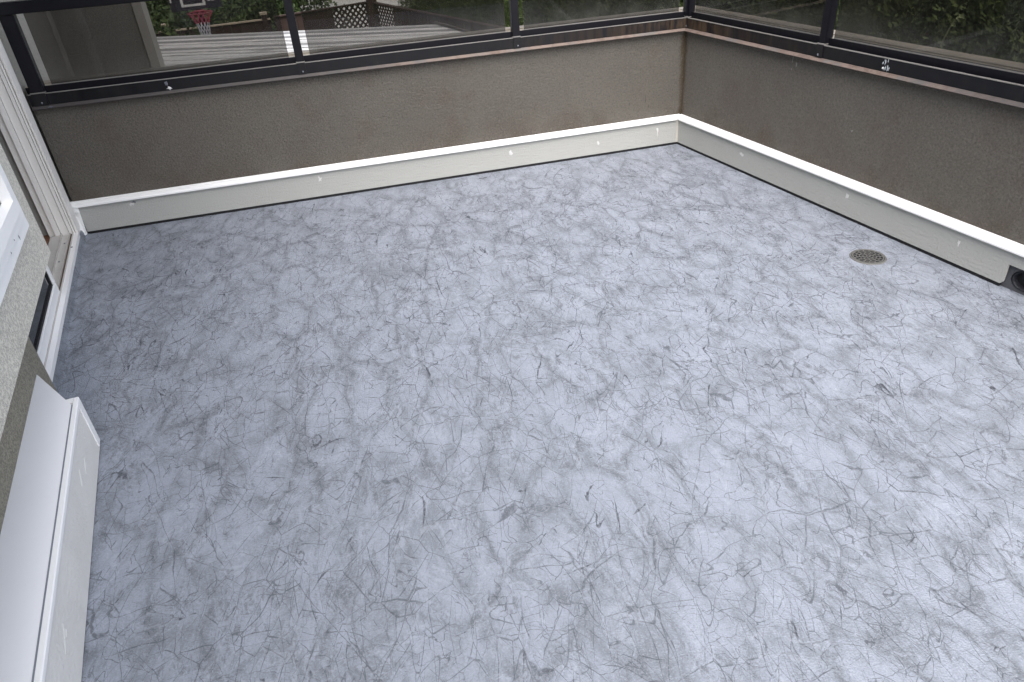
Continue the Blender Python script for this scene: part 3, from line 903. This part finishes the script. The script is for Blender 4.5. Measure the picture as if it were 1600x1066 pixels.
prism('flashing_shade_line', H, [(NP - 0.0125, 0.1965), (NP - 0.0095, 0.1940), (NP - 0.0125, 0.1936)], -7, -1.60, 'screw', ls)  # grey strip painting the shadow line between flashing and trim
def stroke(pts, r, parent, fr, depth):
    v, f = [], []
    for a, b in zip(pts[:-1], pts[1:]):
        cyl_between(v, f, fr(a[0], depth, a[1]), fr(b[0], depth, b[1]), r, 5)
    return mesh_obj('chalk_mark', v, f, 'filler', parent)
stroke([(-1.775, 0.098), (-1.80, 0.084), (-1.825, 0.074)], 0.0010, bl, H, NP)
stroke([(-1.86, 0.120), (-1.885, 0.106), (-1.905, 0.094)], 0.0009, bl, H, NP)
stroke([(-2.45, 0.118), (-2.47, 0.104), (-2.485, 0.100), (-2.468, 0.090), (-2.445, 0.094), (-2.452, 0.101), (-2.49, 0.094), (-2.515, 0.086)], 0.0010, bl, H, NP)

# ================================================================= NEIGHBOURING DECK
dk = thing('wooden_deck', 'weathered grey plank deck seen through the tinted glass beyond the parapet', 'deck', (-2.2, 5.0, GZ))
DZ = 0.10
ex = Vector((3.658, -1.554, 0)).normalized()
ey = Vector((-ex.y, ex.x, 0))
O = Vector((-4.323, 6.699, 0))
def D(a, b, c):
    return O + ex * a + ey * b + Z * c
pitch = 0.135
right0 = (Vector((-0.665, 5.145, 0)) - O).dot(ex)
rb = (Vector((-0.487, 4.453, 0)) - O)
slope = (rb.dot(ex) - right0) / rb.dot(ey)
nb = 30
for i in range(nb):
    b1 = -i * pitch
    b0 = b1 - (pitch - 0.018)
    ed = random.uniform(-0.012, 0.012)
    x0 = -0.9
    dz = random.uniform(-0.007, 0.007)
    vv = []
    for c in (DZ - 0.035 + dz, DZ + dz):
        vv += [D(x0, b0, c), D(right0 + slope * b0 + ed, b0, c), D(right0 + slope * b1 + ed, b1, c), D(x0, b1, c)]
    o = mesh_obj('board', vv, BOXF, 'greywood', dk, origin=None)
    # per-board mesh coordinates are rotated so the grain runs along the board
vv = []
for c in (DZ + 0.006, DZ + 0.028):
    vv += [D(right0 + slope * (-nb * pitch) - 0.10, -nb * pitch, c), D(right0 + slope * (-nb * pitch) - 0.06, -nb * pitch, c), D(right0 - 0.06, 0.0, c), D(right0 - 0.10, 0.0, c)]
mesh_obj('edge_strip', vv, BOXF, 'brownwood', dk)
boxes('rim_joist', D, [(-0.9, right0 - 0.05, -0.03, 0.012, DZ - 0.25, DZ - 0.04)], 'brownwood', dk)
for a in (-0.6, 1.2, right0 - 0.25):
    boxes('joist', D, [(a, a + 0.045, -nb * pitch + 0.1, -0.04, DZ - 0.22, DZ - 0.0405)], 'brownwood', dk)
    for b in (-0.25, -nb * pitch + 0.25):
        boxes('post', D, [(a - 0.03, a + 0.075, b - 0.05, b + 0.05, GZ, DZ - 0.221)], 'brownwood', dk)

# ================================================================= FENCES
def fence(name, label, p0, p1, ztop, loc, bw, lattice=None, cap=True, posts=()):
    t = thing(name, label, 'fence', loc)
    p0, p1 = Vector((*p0, 0)), Vector((*p1, 0))
    L = (p1 - p0).length
    a = (p1 - p0).normalized()
    b = Vector((-a.y, a.x, 0))
    F = lambda x, y, z: p0 + a * x + b * y + Z * z
    nbd = int(L / bw)
    w = L / nbd
    for i in range(nbd):
        x0 = i * w
        zt = ztop - 0.03 - (0.62 if lattice and lattice[0] - 0.02 < x0 + w / 2 < lattice[1] + 0.02 else 0)
        off = 0.004 if i % 2 else -0.004
        boxes('board', F, [(x0 + 0.006, x0 + w - 0.006, -0.012 + off, 0.010 + off, GZ + 0.03, zt)], 'brownwood', t)
    boxes('rail', F, [(0, L, 0.016, 0.056, GZ + 0.3, GZ + 0.39), (0, L, 0.016, 0.056, ztop - 0.78, ztop - 0.69)], 'brownwood', t)
    if cap:
        boxes('top_cap', F, [(0, L, -0.055, 0.07, ztop - 0.028, ztop)], 'palecap' if cap == 1 else 'brownwood', t)
    for x in posts:
        ps = boxes('post', F, [(x - 0.06, x + 0.06, -0.07, 0.062, GZ, ztop + 0.10)], 'brownwood', t)
        boxes('post_cap', F, [(x - 0.085, x + 0.085, -0.095, 0.085, ztop + 0.101, ztop + 0.15)], 'palecap', ps)
    if lattice:
        x0, x1 = lattice
        z0, z1 = ztop - 0.60, ztop - 0.03
        v, f = [], []
        s = 0.155
        for sg in (1, -1):
            c = (x0 - (z1 - z0)) if sg == 1 else x0
            k = 0
            while True:
                xa = c + k * s
                k += 1
                if xa > x1 + (z1 - z0):
                    break
                # line x = xa + sg*(z - z0), clip to the panel
                za, zb = z0, z1
                lo, hi = (x0 - xa) * sg, (x1 - xa) * sg
                lo, hi = min(lo, hi), max(lo, hi)
                za, zb = max(z0, z0 + lo), min(z1, z0 + hi)
                if zb - za < 0.02:
                    continue
                q = len(v)
                wd = 0.036
                yy = 0.004 * sg
                for y in (yy - 0.004, yy + 0.004):
                    v += [F(xa + sg * (za - z0) - wd, y, za), F(xa + sg * (za - z0) + wd, y, za), F(xa + sg * (zb - z0) + wd, y, zb), F(xa + sg * (zb - z0) - wd, y, zb)]
                f += [tuple(i + q for i in g) for g in BOXF]
        o = mesh_obj('lattice', v, f, 'brownwood', t)
        o['kind'] = 'stuff'
        boxes('lattice_frame', F, [(x0 - 0.05, x0, -0.03, 0.03, z0 - 0.04, z1), (x1, x1 + 0.05, -0.03, 0.03, z0 - 0.04, z1), (x0 - 0.05, x1 + 0.05, -0.03, 0.03, z0 - 0.08, z0 - 0.04)], 'brownwood', t)
    return t
C0 = (-0.62, 16.55)
fence('wooden_fence', 'dark brown board fence with pale capping behind the basketball hoop', (-8.5, 14.9), (-3.2, 15.55), -0.93, (-5.6, 15.2, GZ), 0.19, posts=(2.95, 5.2))
fence('wooden_fence.001', 'dark brown fence section topped with a see-through lattice panel, left of the corner post', (-3.12, 15.56), C0, -0.90, (-1.9, 16, GZ), 0.19, lattice=(1.55, 2.55), cap=2)
fence('wooden_fence.002', 'dark brown slatted fence running from the corner post toward the hedge', C0, (1.9, 9.2), -0.92, (0.6, 13, GZ), 0.165, lattice=(0.12, 1.3), cap=2)
cp = thing('fence_post', 'thick dark corner post between the two lattice panels', 'post', (*C0, GZ))
boxes('shaft', W, [(C0[0] - 0.13, C0[0] + 0.13, C0[1] - 0.13, C0[1] + 0.13, GZ, -0.35)], 'brownwood', cp)
boxes('post_cap', W, [(C0[0] - 0.17, C0[0] + 0.17, C0[1] - 0.17, C0[1] + 0.17, -0.35, -0.30)], 'brownwood', cp)

# ================================================================= BASKETBALL HOOP
bh = thing('basketball_hoop', 'basketball hoop with red rim and white net beyond the grey plank deck', 'basketball hoop', (-4.3, 12.3, GZ))
RC = Vector((-4.25, 11.58, -0.215))
vd = Vector((RC.x + 2.185, RC.y + 4.279, 0)).normalized()     # facing the camera side
vr = Vector((vd.y, -vd.x, 0))
def Bq(a, b, c):
    return RC + vr * a + vd * b + Z * c
RR = 0.225
def torus(v, f, c, r, tr, seg=28, ts=8):
    k = len(v)
    for i in range(seg):
        t = 2 * math.pi * i / seg
        for j in range(ts):
            q = 2 * math.pi * j / ts
            v.append(Bq((r + tr * math.cos(q)) * math.cos(t), (r + tr * math.cos(q)) * math.sin(t), c + tr * math.sin(q)))
    for i in range(seg):
        for j in range(ts):
            a, b = (i + 1) % seg, (j + 1) % ts
            f.append((k + i * ts + j, k + a * ts + j, k + a * ts + b, k + i * ts + b))
v, f = [], []
torus(v, f, 0, RR, 0.010)
rim = mesh_obj('rim', v, f, 'red', bh, smooth=True)
boxes('bracket', Bq, [(-0.09, 0.09, RR, 0.36, -0.03, 0.012)], 'red', rim)
def netr(s):
    return RR * (1 - 0.60 * (1 - math.exp(-2.6 * s)) / (1 - math.exp(-2.6)))
def net(name, s0, s1, mat):
    v, f = [], []
    nst, strands = 6, 12
    for sg in (1, -1):
        for i in range(strands):
            prev = None
            for k in range(nst + 1):
                s = s0 + (s1 - s0) * k / nst
                t = 2 * math.pi * i / strands + sg * s * 1.5
                r = netr(s)
                pt = Bq(r * math.cos(t) + 0.05 * s * 0, r * math.sin(t), -0.40 * s)
                if prev is not None:
                    cyl_between(v, f, prev, pt, 0.0052, 4)
                prev = pt
    o = mesh_obj(name, v, f, mat, rim)
    o['kind'] = 'stuff'
net('net_top', 0.0, 0.46, 'rednet')
net('net', 0.46, 1.0, 'net')
bb = boxes('backboard', Bq, [(-0.50, 0.44, 0.362, 0.39, 0.02, 0.72)], 'smoke', bh)
boxes('target_square', Bq, [(-0.30, -0.255, 0.358, 0.3615, 0.085, 0.5), (0.10, 0.145, 0.358, 0.3615, 0.085, 0.5), (-0.2545, 0.0995, 0.358, 0.3615, 0.085, 0.125), (-0.2545, 0.0995, 0.358, 0.3615, 0.46, 0.5)], 'print', bb)
boxes('border_stripe', Bq, [(-0.48, -0.455, 0.358, 0.3615, 0.18, 0.70)], 'print', bb)
boxes('printed_mark', Bq, [(0.20, 0.245, 0.3585, 0.3615, 0.15, 0.168), (0.26, 0.32, 0.3585, 0.3615, 0.15, 0.168)], 'print', bb)
boxes('pole', Bq, [(-0.06, 0.06, 0.62, 0.74, GZ - RC.z, 0.30)], 'black', bh)
boxes('arm', Bq, [(-0.04, 0.04, 0.3905, 0.62, 0.10, 0.18)], 'black', bh)

# ================================================================= VEGETATION
def leaf_mesh(name, P, Dr, Nr, L, Wd, mat):
    """many small kite-shaped leaves: base point, direction, normal, length, width"""
    n = len(P)
    S = np.cross(Dr, Nr)
    S /= np.linalg.norm(S, axis=1, keepdims=True) + 1e-9
    L = L[:, None]
    Wd = Wd[:, None]
    a = P
    b = P + Dr * L * 0.45 + S * Wd * 0.5 + Nr * L * 0.06
    c = P + Dr * L
    e = P + Dr * L * 0.45 - S * Wd * 0.5 + Nr * L * 0.06
    V = np.stack([a, b, c, e], 1).reshape(-1, 3)
    me = bpy.data.meshes.new(name)
    me.vertices.add(4 * n)
    me.vertices.foreach_set('co', V.astype(np.float32).ravel())
    me.loops.add(4 * n)
    me.loops.foreach_set('vertex_index', np.arange(4 * n, dtype=np.int32))
    me.polygons.add(n)
    me.polygons.foreach_set('loop_start', np.arange(0, 4 * n, 4, dtype=np.int32))
    me.polygons.foreach_set('loop_total', np.full(n, 4, dtype=np.int32))
    me.update()
    me.validate()
    me.materials.append(M[mat])
    return me

def cedar_crown(seed, hgt, n=46000):
    g = np.random.default_rng(seed)
    t = 1 - g.random(n) ** 1.25          # height fraction, denser low
    t = g.random(n)
    ang = g.random(n) * 2 * math.pi
    prof = 0.60 * (1 - np.clip((t - 0.55) / 0.45, 0, 1) ** 2.2) + 0.02
    lump = 1 + 0.22 * np.sin(ang * 5 + seed) * np.sin(t * 23 + seed * 2) + 0.16 * np.sin(ang * 11 + t * 41)
    r = prof * lump * (1 - 0.42 * g.random(n) ** 2.0)
    P = np.stack([r * np.cos(ang), r * np.sin(ang), t * hgt], 1)
    out = np.stack([np.cos(ang), np.sin(ang), np.zeros(n)], 1)
    jit = g.normal(0, 0.45, (n, 3))
    Dr = out * 0.55 + np.array([0, 0, 0.75]) + jit
    Dr /= np.linalg.norm(Dr, axis=1, keepdims=True)
    Nr = g.normal(0, 1, (n, 3))
    Nr -= Dr * np.sum(Nr * Dr, 1, keepdims=True)
    Nr /= np.linalg.norm(Nr, axis=1, keepdims=True)
    L = g.uniform(0.03, 0.075, n)
    Wd = L * g.uniform(0.25, 0.45, n)
    return leaf_mesh('crown', P, Dr, Nr, L, Wd, 'cedar')

def trunk_mesh(h, r, branches=0, seed=0):
    rr = random.Random(seed)
    v, f = [], []
    k = 5
    pts = [Vector((rr.uniform(-.03, .03) * i, rr.uniform(-.03, .03) * i, h * i / k)) for i in range(k + 1)]
    for i in range(k):
        cyl_between(v, f, pts[i], pts[i + 1], r * (1 - 0.8 * i / k), 8, r * (1 - 0.8 * (i + 1) / k))
    for _ in range(branches):
        i = rr.randint(1, k)
        a = rr.uniform(0, 6.28)
        q = pts[i] + Vector((math.cos(a), math.sin(a), rr.uniform(0.3, 1.0))) * rr.uniform(0.4, 0.9) * h * 0.35
        cyl_between(v, f, pts[i], q, r * 0.4, 6, r * 0.1)
    me = bpy.data.meshes.new('trunk')
    me.from_pydata([tuple(x) for x in v], [], f)
    me.materials.append(M['bark'])
    return me

def plant(name, label, cat, loc, crown, trunk, group, rz=0, sc=1):
    e = thing(name, label, cat, loc, group)
    e.rotation_euler.z = rz
    e.scale = (sc, sc, sc)
    for nm, me in (('trunk', trunk), ('crown', crown)):
        o = bpy.data.objects.new(nm, me)
        COL.objects.link(o)
        o.parent = e
    return e

crowns = [cedar_crown(s, 5.2) for s in (1, 2, 3, 4)]
ctrunk = trunk_mesh(4.2, 0.07, 0, 3)
path = [(0.8, 17.4), (1.5, 15.6), (1.9, 13.4), (2.7, 10.4), (3.05, 7.2), (3.1, 4.0), (3.15, 1.0), (3.45, -2.0), (3.9, -5.0), (4.4, -7.6)]
pts = []
acc = 0.0
step = 0.72
for (a, b) in zip(path[:-1], path[1:]):
    a, b = Vector((*a, 0)), Vector((*b, 0))
    L = (b - a).length
    d0 = acc
    while d0 < L:
        pts.append(a + (b - a) * (d0 / L))
        d0 += step
    acc = d0 - L
for i, q in enumerate(pts):
    plant('cedar_tree', 'tall dark green cedar in the dense hedge row behind the glass railing', 'tree',
          (q.x + random.uniform(-.12, .12), q.y + random.uniform(-.12, .12), GZ), crowns[i % 4], ctrunk,
          'cedars in the hedge beside the deck', random.uniform(0, 6.28), random.uniform(0.93, 1.08))

def bush_crown(seed, rx, h, n=5200, leaf=(0.07, 0.15)):
    g = np.random.default_rng(seed)
    nc = 26
    cc = np.stack([g.normal(0, rx * 0.5, nc), g.normal(0, rx * 0.5, nc), h * (0.25 + 0.7 * g.random(nc))], 1)
    cr = g.uniform(0.25, 0.5, nc) * rx
    ix = g.integers(0, nc, n)
    dv = g.normal(0, 1, (n, 3))
    dv /= np.linalg.norm(dv, axis=1, keepdims=True)
    P = cc[ix] + dv * (cr[ix] * g.uniform(0.5, 1.05, n))[:, None]
    Dr = dv + g.normal(0, 0.6, (n, 3)) + np.array([0, 0, -0.2])
    Dr /= np.linalg.norm(Dr, axis=1, keepdims=True)
    Nr = g.normal(0, 0.6, (n, 3)) + np.array([0, 0, 0.8])
    Nr -= Dr * np.sum(Nr * Dr, 1, keepdims=True)
    Nr /= np.linalg.norm(Nr, axis=1, keepdims=True) + 1e-9
    L = g.uniform(*leaf, n)
    return leaf_mesh('crown', P, Dr, Nr, L, L * g.uniform(0.45, 0.7, n), 'bush')
bcs = [bush_crown(s, 1.15, 3.1) for s in (11, 12, 13)]
btr = trunk_mesh(2.2, 0.06, 7, 9)
plant('leafy_bush', 'dark leafy bush beside the pale wing wall, left of the hoop', 'bush', (-5.75, 12.9, GZ), bcs[0], btr, None, 0.4, 1.04)
for i, (x, y, s) in enumerate([(-7.6, 17.4, 1.0), (-6.3, 17.9, 1.05), (-5.0, 17.5, 0.98), (-3.8, 18.0, 1.05), (-2.7, 18.6, 1.02), (-7.0, 20.0, 1.1), (-5.2, 20.2, 1.1), (-3.4, 20.8, 1.1)]):
    plant('leafy_bush', 'leafy green bush in the thicket behind the brown fence and hoop', 'bush', (x, y, GZ), bcs[i % 3], btr, 'bushes behind the brown fence', i * 1.3, s)

# pale weed poking out of the hedge behind the right hand glass
wd = thing('weed', 'pale weed stalk with a few leaves poking out of the hedge on the right', 'plant', (2.42, 0.45, -0.2))
v, f = [], []
wp = [Vector((2.42, 0.50, -0.15)), Vector((2.41, 0.48, 0.29)), Vector((2.42, 0.44, 0.42)), Vector((2.43, 0.40, 0.49))]
for a, b in zip(wp[:-1], wp[1:]):
    cyl_between(v, f, a, b, 0.006, 5, 0.005)
mesh_obj('stem', v, f, 'stalk', wd)
for (p0, dv, L, w) in ((wp[3], (0.0, -0.9, -0.35), 0.06, 0.020), (wp[3], (-0.1, 0.7, -0.1), 0.05, 0.016), (wp[3], (-0.2, -0.4, -0.9), 0.055, 0.02), (wp[2], (-0.1, -0.9, -0.2), 0.05, 0.018), (wp[1], (-0.2, 0.6, -0.3), 0.045, 0.016)):
    dv = Vector(dv).normalized()
    sd = dv.cross(Vector((-0.7, 0, 0.7))).normalized()
    nn = sd.cross(dv) * 0.012
    q = [p0, p0 + dv * L * 0.4 + sd * w + nn, p0 + dv * L, p0 + dv * L * 0.4 - sd * w + nn, p0 + dv * L * 0.45 - nn]
    mesh_obj('leaf', q, [(0, 1, 4), (1, 2, 4), (2, 3, 4), (3, 0, 4)], 'stalk', wd)
